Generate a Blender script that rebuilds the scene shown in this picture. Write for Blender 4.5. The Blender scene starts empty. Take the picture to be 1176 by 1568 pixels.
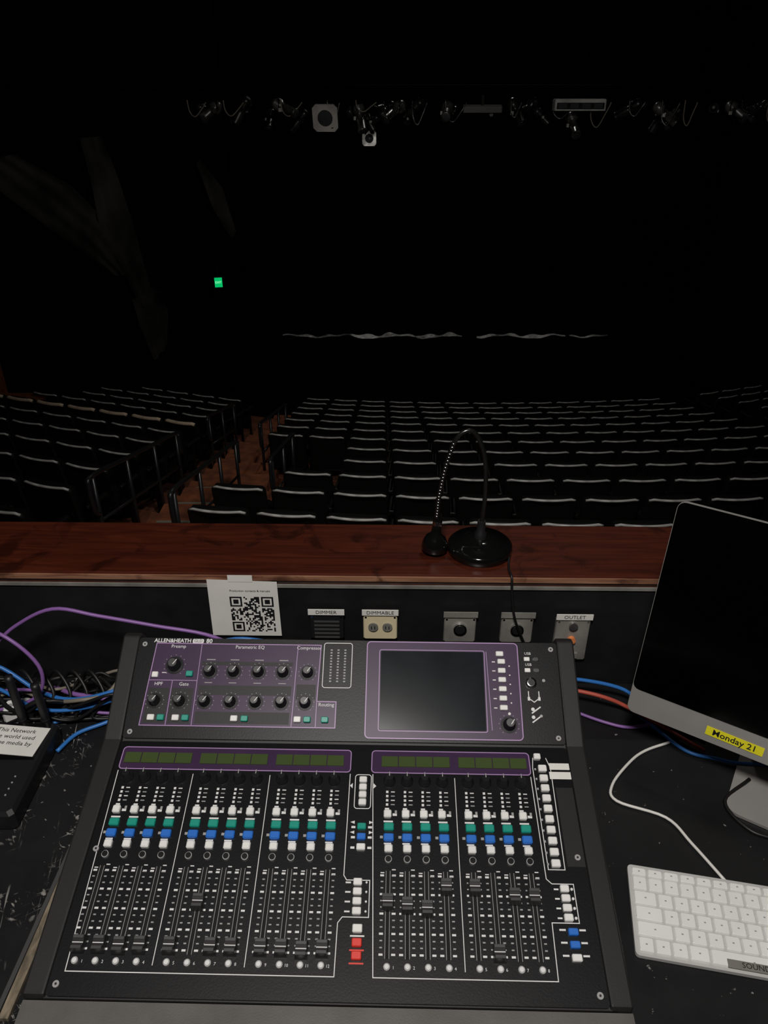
import bpy, math, random
from mathutils import Vector, Matrix
random.seed(7)
S = bpy.context.scene
S.view_settings.view_transform = 'Standard'
col = S.collection

# ---------------------------------------------------------------- materials
def mat(name, c, rough=0.5, metal=0.0, var=0.0, scale=20.0, bump=0.0, bscale=80.0, coat=0.0, spec=0.5, emit=None, es=0.0, stretch=(1,1,1)):
    m = bpy.data.materials.new(name); m.use_nodes = True
    nt = m.node_tree; b = nt.nodes['Principled BSDF']
    b.inputs['Base Color'].default_value = (*c, 1)
    b.inputs['Roughness'].default_value = rough
    b.inputs['Metallic'].default_value = metal
    b.inputs['Specular IOR Level'].default_value = spec
    b.inputs['Coat Weight'].default_value = coat
    if emit:
        b.inputs['Emission Color'].default_value = (*emit, 1); b.inputs['Emission Strength'].default_value = es
    tc = nt.nodes.new('ShaderNodeTexCoord'); mp = nt.nodes.new('ShaderNodeMapping')
    mp.inputs['Scale'].default_value = stretch
    nt.links.new(tc.outputs['Object'], mp.inputs['Vector'])
    n = nt.nodes.new('ShaderNodeTexNoise'); n.inputs['Scale'].default_value = scale; n.inputs['Detail'].default_value = 5
    nt.links.new(mp.outputs[0], n.inputs['Vector'])
    r = nt.nodes.new('ShaderNodeValToRGB')
    v = max(var, 0.03)
    r.color_ramp.elements[0].position = 0.3; r.color_ramp.elements[1].position = 0.7
    r.color_ramp.elements[0].color = (*[x*(1-v) for x in c], 1)
    r.color_ramp.elements[1].color = (*[min(1, x*(1+v)) for x in c], 1)
    nt.links.new(n.outputs['Fac'], r.inputs[0]); nt.links.new(r.outputs[0], b.inputs['Base Color'])
    if bump > 0:
        n2 = nt.nodes.new('ShaderNodeTexNoise'); n2.inputs['Scale'].default_value = bscale
        nt.links.new(mp.outputs[0], n2.inputs['Vector'])
        bp = nt.nodes.new('ShaderNodeBump'); bp.inputs['Strength'].default_value = bump; bp.inputs['Distance'].default_value = 0.002
        nt.links.new(n2.outputs['Fac'], bp.inputs['Height']); nt.links.new(bp.outputs[0], b.inputs['Normal'])
    return m

def desk_mat():
    m = bpy.data.materials.new('scratched_black_paint'); m.use_nodes = True
    nt = m.node_tree; N = nt.nodes; L = nt.links; b = N['Principled BSDF']
    tc = N.new('ShaderNodeTexCoord')
    def layer(rot, sc, scale, lo, hi, dist=0.0, det=3):
        vr = N.new('ShaderNodeVectorRotate'); vr.rotation_type = 'Z_AXIS'; vr.inputs['Angle'].default_value = rot
        L.new(tc.outputs['Object'], vr.inputs['Vector'])
        mp = N.new('ShaderNodeMapping'); mp.inputs['Scale'].default_value = sc; mp.inputs['Location'].default_value = (rot*3, rot*5, 0)
        L.new(vr.outputs[0], mp.inputs[0])
        n = N.new('ShaderNodeTexNoise'); n.inputs['Scale'].default_value = scale; n.inputs['Detail'].default_value = det
        n.inputs['Distortion'].default_value = dist
        L.new(mp.outputs[0], n.inputs['Vector'])
        r = N.new('ShaderNodeMapRange'); r.inputs[1].default_value = lo; r.inputs[2].default_value = hi
        L.new(n.outputs['Fac'], r.inputs[0]); return r.outputs[0]
    def mth(op, a, c):
        x = N.new('ShaderNodeMath'); x.operation = op
        for i, q in enumerate((a, c)):
            if isinstance(q, float): x.inputs[i].default_value = q
            else: L.new(q, x.inputs[i])
        x.use_clamp = True
        return x.outputs[0]
    s1 = layer(0.75, (1, 4, 1), 38, .63, .72, 1.0, 9)
    s2 = layer(-0.5, (1, 7, 1), 28, .64, .73, .6, 9)
    s4 = layer(1.35, (1, 16, 1), 14, .62, .70, .2, 9)
    s5 = layer(0.4, (1, 1.6, 1), 55, .62, .72, .8, 9)
    s3 = layer(0.2, (1, 1, 1), 90, .72, .75)
    sep = N.new('ShaderNodeSeparateXYZ'); L.new(tc.outputs['Object'], sep.inputs[0])
    wear = N.new('ShaderNodeMapRange'); wear.inputs[1].default_value = -0.30; wear.inputs[2].default_value = -0.45
    wear.inputs[3].default_value = 0.0; wear.inputs[4].default_value = 1.0; L.new(sep.outputs[0], wear.inputs[0])
    msk = layer(0.0, (1, 1, 1), 10, .45, .62)
    sc = mth('MAXIMUM', mth('MAXIMUM', s1, s2), mth('MAXIMUM', s4, s5)); sc = mth('MULTIPLY', sc, msk); sc = mth('MULTIPLY', sc, wear.outputs[0]); sc = mth('MAXIMUM', sc, mth('MULTIPLY', s3, 0.4))
    mx = N.new('ShaderNodeMix'); mx.data_type = 'RGBA'
    mx.inputs[6].default_value = (.009, .009, .010, 1); mx.inputs[7].default_value = (.58, .56, .52, 1)
    L.new(sc, mx.inputs[0]); L.new(mx.outputs[2], b.inputs['Base Color'])
    g = layer(0.0, (1, 1, 1), 9, .3, .7)
    rr = N.new('ShaderNodeMapRange'); rr.inputs[3].default_value = .35; rr.inputs[4].default_value = .65
    L.new(g, rr.inputs[0]); L.new(rr.outputs[0], b.inputs['Roughness'])
    b.inputs['Specular IOR Level'].default_value = .35
    return m

def wood_mat(name, c1, c2, stretch=(1.2, 14, 14), rough=0.28, coat=0.4):
    m = bpy.data.materials.new(name); m.use_nodes = True
    nt = m.node_tree; N = nt.nodes; L = nt.links; b = N['Principled BSDF']
    tc = N.new('ShaderNodeTexCoord'); mp = N.new('ShaderNodeMapping'); mp.inputs['Scale'].default_value = stretch
    L.new(tc.outputs['Object'], mp.inputs[0])
    n = N.new('ShaderNodeTexNoise'); n.inputs['Scale'].default_value = 5; n.inputs['Detail'].default_value = 8; n.inputs['Distortion'].default_value = .8
    L.new(mp.outputs[0], n.inputs['Vector'])
    r = N.new('ShaderNodeValToRGB'); r.color_ramp.elements[0].position = .3; r.color_ramp.elements[1].position = .7
    r.color_ramp.elements[0].color = (*c1, 1); r.color_ramp.elements[1].color = (*c2, 1)
    L.new(n.outputs['Fac'], r.inputs[0])
    n2 = N.new('ShaderNodeTexNoise'); n2.inputs['Scale'].default_value = 11; n2.inputs['Detail'].default_value = 5; n2.inputs['Distortion'].default_value = 1.2
    L.new(tc.outputs['Object'], n2.inputs['Vector'])
    r2 = N.new('ShaderNodeMapRange'); r2.inputs[1].default_value = .56; r2.inputs[2].default_value = .66; r2.inputs[4].default_value = .75
    L.new(n2.outputs['Fac'], r2.inputs[0])
    mx = N.new('ShaderNodeMix'); mx.data_type = 'RGBA'; L.new(r2.outputs[0], mx.inputs[0]); L.new(r.outputs[0], mx.inputs[6])
    mx.inputs[7].default_value = (*[x*.45 for x in c1], 1)
    L.new(mx.outputs[2], b.inputs['Base Color'])
    b.inputs['Roughness'].default_value = rough; b.inputs['Coat Weight'].default_value = coat; b.inputs['Coat Roughness'].default_value = .25
    return m

BLK = mat('black_plastic', (.012, .012, .013), .45)
PANEL = mat('console_black_panel', (.0045, .0045, .006), .42, bump=.05, bscale=400, spec=.28)
RAIL = mat('console_grey_metal', (.020, .0195, .0195), .5, bump=.05, bscale=500, spec=.35)
LIP = mat('console_front_grey', (.11, .105, .10), .5, var=.15, bump=.1, bscale=600)
WHT = mat('white_plastic', (.88, .88, .86), .4)
INK = mat('white_ink', (.78, .78, .78), .5)
INKD = mat('grey_ink', (.36, .36, .36), .5)
RING = mat('dark_ring', (.07, .07, .07), .4)
PUR = mat('purple_panel', (.046, .021, .062), .4, var=.06, spec=.35)
PURL = mat('purple_outline', (.42, .26, .50), .4)
TEAL = mat('teal_button', (.012, .32, .24), .4)
BLUE = mat('blue_button', (.025, .17, .64), .4)
RED = mat('red_button', (.8, .05, .035), .4)
KNOB = mat('knob_rubber', (.012, .012, .013), .32)
KNOBT = mat('knob_cap_grey', (.06, .06, .06), .35)
LCD = mat('lcd_green', (.058, .085, .028), .3, spec=.3)
SCR = mat('dark_screen_glass', (.009, .012, .015), .18, var=.3, scale=18, spec=.35)
FADER = mat('fader_cap', (.035, .035, .036), .3)
SLOT = mat('fader_slot', (.001, .001, .001), .8)
SILV = mat('brushed_aluminium', (.38, .365, .35), .45, metal=.3, var=.05)
GLASS = mat('glossy_black_glass', (.0010, .0010, .0010), .12, spec=.12)
PAPER = mat('paper', (.80, .79, .75), .8, var=.05)
YEL = mat('yellow_tape', (.9, .82, .02), .6)
CHROME = mat('chrome', (.6, .6, .6), .2, metal=1)
GOOSE = mat('gooseneck_metal', (.08, .08, .08), .25, metal=.9)
GLOSSB = mat('gloss_black', (.005, .005, .005), .12, coat=.5)
PLATE = mat('steel_plate', (.30, .29, .265), .45, metal=.3, var=.3)
CREAM = mat('cream_plate', (.78, .68, .45), .5, var=.05)
ORANGE = mat('orange_indicator', (.8, .25, .08), .4)
WALLB = mat('black_wall_paint', (.009, .009, .010), .5, var=.3, bump=.2, bscale=60)
BLACKOUT = mat('matte_black_paint', (.0015, .0015, .0015), .95, spec=.05)
DESK = desk_mat()
WOOD = wood_mat('stained_cherry_wood', (.036, .0068, .0034), (.084, .0165, .0070), rough=.36, coat=.2)
WOODEDGE = wood_mat('worn_wood_edge', (.12, .035, .02), (.42, .22, .13), rough=.35)
CHIP = mat('chipped_wood_edge', (.16, .13, .09), .7, var=.9, scale=30, stretch=(3, 1, 1))
TREAD = mat('rust_carpet_lit_aisle', (.20, .058, .022), .8, var=.45, scale=6)  # rust colour raised on the aisle in place of light falling there
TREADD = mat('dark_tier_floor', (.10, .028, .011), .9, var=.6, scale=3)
RUST = wood_mat('rust_wood_wall', (.12, .034, .012), (.20, .068, .026), stretch=(4, 4, 1))
SEATB = mat('seat_black_shell', (.004, .004, .004), .55, spec=.22)
SEATF = mat('seat_fabric', (.003, .003, .003), .9, spec=.1)
SEATR = mat('seat_top_highlight', (.36, .36, .35), .5, var=.5, scale=8)  # pale rim colour paints the highlight along the black seat tops
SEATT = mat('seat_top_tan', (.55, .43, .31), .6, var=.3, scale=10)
RAILM = mat('handrail_metal', (.02, .02, .022), .3, metal=.3)
NOSE = mat('step_nosing', (.20, .20, .16), .7)
CLOTH = mat('grey_drape', (.026, .0245, .0225), .95, var=.95, scale=1.1, spec=.05)
FIXB = mat('fixture_metal', (.15, .15, .145), .28, metal=.6, var=.95, scale=7)
FIXW = mat('fixture_pale_metal', (.50, .49, .46), .45, var=.25, scale=8)
FIXD = mat('fixture_black', (.005, .005, .005), .6, spec=.2)
LENS = mat('fixture_lens', (.10, .11, .12), .1, metal=.5)
CRUM = mat('crumpled_plastic', (.36, .36, .35), .4, var=.98, scale=2.2)
EXITG = mat('exit_green', (0, .2, .08), .5, emit=(.0, .55, .14), es=.9)
EXITT = mat('exit_letters', (.3, .9, .5), .5, emit=(.4, 1, .6), es=1.0)
CPUR = mat('purple_cable_jacket', (.26, .12, .38), .4)
CBLU = mat('blue_cable_jacket', (.03, .18, .55), .4)
CRED = mat('red_cable_jacket', (.5, .09, .06), .45)
CBLK = mat('black_cable_jacket', (.008, .008, .008), .45)
CWHT = mat('white_cable_jacket', (.8, .79, .75), .4)
CGRY = mat('grey_cable_jacket', (.22, .19, .15), .45)
KEYB = mat('keyboard_white', (.90, .90, .89), .35)
KEYA = mat('keyboard_silver', (.60, .60, .59), .4, metal=.1)

# ---------------------------------------------------------------- mesh builder
I4 = Matrix.Identity(4)
class MB:
    def __init__(s): s.v = []; s.f = []; s.mi = []; s.sm = []; s.mats = []
    def midx(s, m):
        if m not in s.mats: s.mats.append(m)
        return s.mats.index(m)
    def add(s, vs, fs, m, M=I4, smooth=False):
        o = len(s.v); s.v += [tuple(M @ Vector(p)) for p in vs]; i = s.midx(m)
        for f in fs: s.f.append([o+k for k in f]); s.mi.append(i); s.sm.append(smooth)
    def box(s, c, d, m, M=I4, taper=1.0):
        x, y, z = c; a, b, h = d[0]/2, d[1]/2, d[2]/2; t = taper
        vs = [(x-a, y-b, z-h), (x+a, y-b, z-h), (x+a, y+b, z-h), (x-a, y+b, z-h),
              (x-a*t, y-b*t, z+h), (x+a*t, y-b*t, z+h), (x+a*t, y+b*t, z+h), (x-a*t, y+b*t, z+h)]
        s.add(vs, [(3, 2, 1, 0), (4, 5, 6, 7), (0, 1, 5, 4), (1, 2, 6, 5), (2, 3, 7, 6), (3, 0, 4, 7)], m, M)
    def bbox(s, c, d, m, M=I4, r=.003):
        x, y, z = c; a, b, h = d[0]/2, d[1]/2, d[2]/2
        def ring(i, zz):
            A, B = a-i, b-i; q = r
            return [(x-A+q, y-B, zz), (x+A-q, y-B, zz), (x+A, y-B+q, zz), (x+A, y+B-q, zz), (x+A-q, y+B, zz), (x-A+q, y+B, zz), (x-A, y+B-q, zz), (x-A, y-B+q, zz)]
        vs = ring(0, z-h)+ring(0, z+h-r)+ring(r*.8, z+h)
        fs = [tuple(range(7, -1, -1)), tuple(range(16, 24))]
        for k in (0, 8):
            for i in range(8): j = (i+1) % 8; fs.append((k+i, k+j, k+8+j, k+8+i))
        s.add(vs, fs, m, M)
    def lathe(s, prof, m, M=I4, n=24, smooth=True, cap=True):
        vs = []; fs = []
        for r, z in prof:
            for i in range(n): t = 2*math.pi*i/n; vs.append((r*math.cos(t), r*math.sin(t), z))
        for k in range(len(prof)-1):
            for i in range(n): j = (i+1) % n; fs.append((k*n+i, k*n+j, (k+1)*n+j, (k+1)*n+i))
        s.add(vs, fs, m, M, smooth)
        if cap:
            s.add(vs[:n], [tuple(range(n-1, -1, -1))], m, M); s.add(vs[-n:], [tuple(range(n))], m, M)
    def cyl(s, c, r, h, m, M=I4, n=20, r2=None):
        s.lathe([(r, -h/2), (r if r2 is None else r2, h/2)], m, M @ Matrix.Translation(c), n)
    def poly(s, pts, z0, z1, m, M=I4):
        n = len(pts); vs = [(x, y, z0) for x, y in pts]+[(x, y, z1) for x, y in pts]
        fs = [tuple(range(n-1, -1, -1)), tuple(range(n, 2*n))]+[(i, (i+1) % n, n+(i+1) % n, n+i) for i in range(n)]
        s.add(vs, fs, m, M)
    def line(s, pts, w, z0, z1, m, M=I4, closed=False):
        n = len(pts); P = [Vector(p) for p in pts]; off = []
        for i in range(n):
            a = P[i-1] if (i > 0 or closed) else None; b = P[(i+1) % n] if (i < n-1 or closed) else None
            d1 = (P[i]-a).normalized() if a is not None else None; d2 = (b-P[i]).normalized() if b is not None else None
            if d1 is None: d1 = d2
            if d2 is None: d2 = d1
            n1 = Vector((-d1.y, d1.x)); n2 = Vector((-d2.y, d2.x)); nn = (n1+n2)
            nn = nn.normalized() if nn.length > 1e-6 else n1
            off.append(nn*(w/2/max(.4, nn.dot(n1))))
        vs = []
        for i in range(n):
            l = P[i]+off[i]; r = P[i]-off[i]
            vs += [(l.x, l.y, z0), (r.x, r.y, z0), (l.x, l.y, z1), (r.x, r.y, z1)]
        fs = []
        for i in range(n if closed else n-1):
            a = 4*i; b = 4*((i+1) % n)
            fs += [(a+2, a+3, b+3, b+2), (a, a+2, b+2, b), (a+3, a+1, b+1, b+3)]
        s.add(vs, fs, m, M)
    def tube(s, pts, r, m, M=I4, n=8, sub=6, smooth=True):
        P = [Vector(p) for p in pts]
        if sub > 1 and len(P) > 2:
            Q = []; E = [2*P[0]-P[1]]+P+[2*P[-1]-P[-2]]
            for i in range(1, len(E)-2):
                for k in range(sub):
                    t = k/sub; a, b, c, d = E[i-1:i+3]
                    Q.append(.5*((2*b)+(c-a)*t+(2*a-5*b+4*c-d)*t*t+(3*b-a-3*c+d)*t**3))
            Q.append(P[-1]); P = Q
        T = [(P[min(i+1, len(P)-1)]-P[max(i-1, 0)]).normalized() for i in range(len(P))]
        u = T[0].orthogonal().normalized(); vs = []
        for i, p in enumerate(P):
            u = (u-T[i]*u.dot(T[i])).normalized(); w = T[i].cross(u)
            for k in range(n): t = 2*math.pi*k/n; vs.append(p+u*(r*math.cos(t))+w*(r*math.sin(t)))
        fs = [(i*n+k, i*n+(k+1) % n, (i+1)*n+(k+1) % n, (i+1)*n+k) for i in range(len(P)-1) for k in range(n)]
        fs += [tuple(range(n-1, -1, -1)), tuple(range((len(P)-1)*n, len(P)*n))]
        s.add([tuple(q) for q in vs], fs, m, M, smooth)
    def mesh(s, name):
        me = bpy.data.meshes.new(name); me.from_pydata(s.v, [], s.f)
        for m in s.mats: me.materials.append(m)
        me.polygons.foreach_set('material_index', s.mi); me.polygons.foreach_set('use_smooth', s.sm)
        me.update(); return me
    def obj(s, name, parent=None, M=None, bevel=0):
        o = bpy.data.objects.new(name, s.mesh(name)); col.objects.link(o)
        if parent: o.parent = parent
        if M is not None: o.matrix_local = M
        if bevel:
            b = o.modifiers.new('bevel', 'BEVEL'); b.width = bevel; b.segments = 2; b.limit_method = 'ANGLE'
        return o
def empty(name, M=I4):
    e = bpy.data.objects.new(name, None); e.empty_display_size = .1; col.objects.link(e); e.matrix_world = M; return e
def text(mb, body, size, m, M, align='CENTER', bold=0.0):
    cu = bpy.data.curves.new('t', 'FONT'); cu.body = body; cu.size = size; cu.align_x = align; cu.align_y = 'CENTER'; cu.resolution_u = 2
    cu.extrude = 0.0001; cu.offset = bold
    o = bpy.data.objects.new('t', cu); col.objects.link(o); bpy.context.view_layer.update()
    me = bpy.data.meshes.new_from_object(o)
    mb.add([tuple(v.co) for v in me.vertices], [tuple(p.vertices) for p in me.polygons], m, M)
    bpy.data.objects.remove(o); bpy.data.meshes.remove(me)
T = Matrix.Translation
def R(a, ax): return Matrix.Rotation(math.radians(a), 4, ax)
def rrect(x0, y0, x1, y1, r, n=4):
    pts = []
    for cx, cy, a0 in ((x1-r, y0+r, -90), (x1-r, y1-r, 0), (x0+r, y1-r, 90), (x0+r, y0+r, 180)):
        for k in range(n+1):
            a = math.radians(a0+90*k/n); pts.append((cx+r*math.cos(a), cy+r*math.sin(a)))
    return pts

# ---------------------------------------------------------------- camera
cam = bpy.data.cameras.new('camera'); co = bpy.data.objects.new('camera', cam); col.objects.link(co)
cam.sensor_fit = 'VERTICAL'; cam.sensor_height = 36; cam.lens = 1141/1568*36; cam.clip_start = .02
co.location = (0, 0, 1.75); co.rotation_euler = (math.radians(60), 0, 0); S.camera = co

# ---------------------------------------------------------------- booth
WF = 1.088
BM = T((0, 1.07, 0)) @ R(-.9, 'Z') @ T((0, -1.07, 0))
m = MB(); m.box((0, .625, .735), (3.4, .91, .03), DESK); m.box((0, .18, .71), (3.4, .02, .08), DESK)
for x in (-1.5, 1.5):
    for y in (.26, .98): m.box((x, y, .36), (.06, .06, .72), BLK)
m.obj('desk', M=BM)
m = MB(); m.box((0, WF+.05, -1.12), (16.4, .10, 4.16), WALLB); m.box((0, WF+.105, -1.12), (16.4, .08, 4.16), BLACKOUT)
m.obj('wall_front', M=BM)
m = MB(); m.box((0, WF+.0895, .978), (16.3, .175, .028), WOOD); m.obj('trim_booth_ledge', M=BM, bevel=.003)
m = MB(); m.box((0, WF-.001, .985), (16.3, .004, .009), WOODEDGE); m.box((0, WF-.001, .968), (16.3, .004, .006), PLATE)
m.obj('trim_ledge_nosing', M=BM)

WM = T((0, WF-.0005, 0)) @ R(90, 'X')
e = empty('qr_code_notice', BM); NM = WM @ T((0, 0, .005))
m = MB()
m.poly([(-.318, .858), (-.190, .858), (-.191, .980), (-.316, .984)], 0, .0006, PAPER, NM)
m.box((-.256, .987, .001), (.044, .014, .0006), PAPER, NM); m.obj('sheet', e)
m = MB(); nq = 25; q0 = (-.279, .868); qs = .079/nq
grid = [[random.random() < .5 for _ in range(nq)] for _ in range(nq)]
for (a, b) in ((0, 0), (0, nq-7), (nq-7, nq-7)):
    for i in range(-1, 8):
        for j in range(-1, 8):
            if 0 <= a+i < nq and 0 <= b+j < nq:
                ring = max(abs(i-3), abs(j-3)); grid[a+i][b+j] = ring in (0, 1, 3)
for i in range(nq):
    for j in range(nq):
        if grid[i][j]:
            x, y = q0[0]+i*qs, q0[1]+j*qs
            m.add([(x, y, .0009), (x+qs, y, .0009), (x+qs, y+qs, .0009), (x, y+qs, .0009)], [(0, 1, 2, 3)], BLK, NM)
text(m, 'Production contacts & manuals', .0058, BLK, NM @ T((-.241, .960, .001))); m.obj('print', e)

def outlet(x, w, z0, z1, label, plate, kind):
    e = empty('wall_outlet', BM); m = MB()
    m.bbox((x, (z0+z1)/2-.006, .004), (w*.94, z1-z0-.012, .010), plate, WM, r=.002)
    m.box((x, z1-.004, .011), (w, .012, .002), PAPER if label else PLATE, WM)
    if kind == 'duplex':
        for dx in (-.013, .013):
            m.cyl((x+dx, (z0+z1)/2-.004, .01), .009, .004, PLATE, WM)
            for k in (-.003, .003): m.box((x+dx+k, (z0+z1)/2-.004, .0125), (.0016, .006, .001), BLK, WM)
    elif kind == 'xlr':
        m.cyl((x, (z0+z1)/2-.002, .011), .012, .006, CHROME, WM); m.cyl((x, (z0+z1)/2-.002, .0145), .009, .001, BLK, WM)
    elif kind == 'switch':
        m.cyl((x, (z0+z1)/2+.028, .011), .008, .006, CHROME, WM)
        m.cyl((x, z0+.050, .012), .007, .008, ORANGE, WM); m.cyl((x, z0+.030, .012), .006, .01, CHROME, WM)
        m.box((x, z0+.012, .01), (.03, .012, .004), PLATE, WM)
    elif kind == 'vent':
        for k in range(5): m.box((x, z0+.004+.009*k, .0095), (w*.7, .0035, .001), RING, WM)
    for sx in (-1, 1): m.cyl((x+sx*w*.4, z1-.016, .0095), .002, .001, CHROME, WM, n=8)
    m.obj('plate', e)
    if label:
        m = MB(); text(m, label, .0105, BLK, WM @ T((x, z1-.004, .0122))); m.obj('label', e)
outlet(-.105, .066, .855, .922, 'DIMMER', BLK, 'vent')
outlet(-.007, .066, .855, .922, 'DIMMABLE', CREAM, 'duplex')
outlet(.139, .062, .850, .919, '', PLATE, 'xlr')
outlet(.243, .062, .850, .919, '', PLATE, 'xlr')
outlet(.345, .066, .810, .916, 'OUTLET', PLATE, 'switch')

# ---------------------------------------------------------------- mixing console
CM = T((-.069, .475, 0)) @ R(-1.2, 'Z')
con = empty('mixing_console', CM)
def prof_extrude(m, prof, x0, x1, mt):
    n = len(prof); vs = [(x0, y, z) for y, z in prof]+[(x1, y, z) for y, z in prof]
    fs = [tuple(range(n)), tuple(range(2*n-1, n-1, -1))]+[((i+1) % n, i, n+i, n+(i+1) % n) for i in range(n)]
    m.add(vs, fs, mt)
m = MB(); prof_extrude(m, [(-.002, .752), (-.002, .803), (.324, .880), (.461, .964), (.472, .962), (.52, .90), (.52, .752)], -.345, .345, RAIL)
m.obj('body', con)
m = MB()
for sg in (-1, 1):
    prof_extrude(m, [(-.002, .751), (-.002, .811), (.322, .889), (.462, .974), (.475, .97), (.525, .90), (.525, .751)], sg*.349-.0135, sg*.349+.0135, RAIL)
m.obj('side_rails', con, bevel=.003)
m = MB(); prof_extrude(m, [(-.10, .751), (-.10, .782), (-.09, .789), (-.003, .800), (-.003, .751)], -.3625, .3625, LIP); m.obj('armrest', con)
ML = T((0, 0, .809)) @ R(13.4, 'X'); MU = T((0, .324, .886)) @ R(31.8, 'X')
m = MB()
m.poly(rrect(-.335, -.002, .335, .331, .004), -.006, 0, PANEL, ML)
m.poly(rrect(-.335, .003, .335, .161, .004), -.006, 0, PANEL, MU)
for x in (-.325, .325):
    for MM, ys in ((ML, (.010, .17)), (MU, (.012, .15))):
        for y in ys: m.cyl((x, y, .001), .004, .002, INKD, MM, n=12); m.cyl((x, y, .0022), .0015, .001, BLK, MM, n=6)
m.obj('face_panels', con)

chans = [-.310+.0253*i+.1128*g for g in range(3) for i in range(4)]+[.0715+.0253*i+.1128*g for g in range(2) for i in range(4)]
fpos = [.053]*20
fpos[5] = .104
for i, v in enumerate((.108, .1045, .101, .128, .128, .052, .118, .118)): fpos[12+i] = v
fpos[2] = .052; fpos[10] = .051
lines = MB(); btn = MB(); kn = MB(); fd = MB()
W = .0011
lines.line([(-.327, .284), (-.319, .024), (.008, .024), (.0085, .084)], W, 0, .0004, INK, ML)
lines.line([(.0085, .084), (.014, .091), (.0475, .091), (.0475, .136), (.017, .136), (.013, .142), (.014, .284)], W, 0, .0004, INK, ML)
lines.line([(.047, .284), (.055, .024), (.278, .024), (.2795, .089), (.314, .089), (.314, .136), (.286, .136), (.2795, .142), (.2765, .284)], W, 0, .0004, INK, ML)
lines.line(rrect(.022, .2325, .045, .283, .004), W, 0, .0004, INK, ML, closed=True)
lines.line([(.283, .314), (.281, .298), (.284, .154), (.306, .154), (.307, .298), (.302, .314)], W, 0, .0004, INK, ML)
for xs in (chans[3]/2+chans[4]/2, chans[7]/2+chans[8]/2, chans[15]/2+chans[16]/2):
    lines.line([(xs, .280), (xs+.001, .032)], W*.9, 0, .0004, INK, ML)
for x0, x1, g in ((-.327, .014, 3), (.045, .277, 2)):
    lines.poly(rrect(x0, .2860, x1, .3205, .005), 0, .0012, PUR, ML)
    lines.line(rrect(x0, .2860, x1, .3205, .005), W*1.2, .0012, .0018, PURL, ML, closed=True)
    for k in range(g):
        cs = chans[(0 if g == 3 else 12)+4*k:][:4]
        for c in cs: lines.bbox((c, .3035, .0022), (.0242, .0165, .0018), LCD, ML, r=.0004)
for ci, c in enumerate(chans):
    kn.lathe([(.0088, 0), (.0088, .003), (.0068, .004), (.0060, .014), (.005, .015)], KNOB, ML @ T((c, .2735, 0)), n=16)
    kn.box((c, .2775, .0153), (.0012, .006, .0006), INKD, ML)
    for k in range(4):
        lines.box((c-.003, .2575-.0062*k, .0003), (.0034, .0034, .0006), INK, ML)
        lines.box((c+.005, .2575-.0062*k, .0003), (.0055, .0014, .0006), INKD if k % 2 else INK, ML)
    btn.bbox((c-.002, .2245, .003), (.0108, .0108, .006), WHT, ML, r=.0015); lines.box((c+.0080, .2245, .0003), (.006, .0035, .0006), INK, ML); lines.box((c+.0095, .228, .0003), (.003, .005, .0006), INKD, ML)
    lines.box((c-.003, .2325, .0003), (.006, .003, .0006), INK, ML)
    btn.bbox((c, .2062, .003), (.0140, .0106, .006), TEAL, ML, r=.0015); lines.box((c-.001, .2147, .0003), (.013, .0022, .0006), INK, ML)
    btn.bbox((c, .1915, .003), (.0140, .0106, .006), BLUE, ML, r=.0015); lines.box((c-.010, .193, .0003), (.004, .0035, .0006), INKD, ML)
    btn.bbox((c, .1768, .003), (.0112, .0102, .006), WHT, ML, r=.0015); lines.box((c-.0015, .1842, .0003), (.010, .002, .0006), INK, ML)
    kn.cyl((c, .1625, .002), .0048, .004, INKD, ML, n=14); kn.cyl((c, .1625, .0042), .0038, .002, KNOB, ML, n=14)
    lines.box((c, .0965, .0002), (.0042, .104, .0005), SLOT, ML)
    lines.box((c-.0026, .0965, .0003), (.0006, .104, .0006), INKD, ML); lines.box((c+.0026, .0965, .0003), (.0006, .104, .0006), INKD, ML)
    for k in range(13):
        v = .049+.0078*k; w = .005 if k % 3 == 0 else .0034
        for sg in (-1, 1): lines.box((c+sg*.0078, v, .0003), (w, .0016 if k % 3 else .0024, .0006), INKD if k % 3 else INK, ML)
    for k in range(3): lines.box((c+.0075*(-1 if k == 1 else 1), .150-.004*k, .0003), (.005, .0013, .0006), INK, ML)
    f = fpos[ci]
    fd.box((c, f, .0025), (.0155, .020, .005), FADER, ML)
    vs = []
    for z, hw, yl in ((.005, .0076, .0100), (.013, .0068, .0080)):
        dz = 0.003 if z > .01 else 0
        vs += [(c-hw, f-yl, z), (c+hw, f-yl, z), (c+hw, f-.0015, z-dz), (c+hw, f+.0015, z-dz), (c+hw, f+yl, z), (c-hw, f+yl, z), (c-hw, f+.0015, z-dz), (c-hw, f-.0015, z-dz)]
    fs = [(8, 9, 10, 15), (15, 10, 11, 14), (14, 11, 12, 13)]+[(i, (i+1) % 8, 8+(i+1) % 8, 8+i) for i in range(8)]
    fd.add(vs, fs, FADER, ML); fd.box((c, f, .0102), (.0135, .0010, .0006), INK, ML)
    fd.box((c, f-.0058, .0131), (.0125, .0034, .0003), KNOBT, ML); fd.box((c, f+.0058, .0131), (.0125, .0034, .0003), RING, ML)
    kn.cyl((c, .0350, .002), .0042, .004, INKD, ML, n=12); kn.cyl((c, .0350, .0042), .0028, .0015, INK, ML, n=12)
for k in range(4):
    btn.bbox((.0335, .2405+.0112*k, .003), (.011, .0088, .006), WHT, ML, r=.0012)
for sg in (-1, 1): lines.poly([(.0335+sg*.015, .262), (.0335+sg*.019, .266), (.0335+sg*.015, .270)][::sg], 0, .0006, INK, ML)
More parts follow.
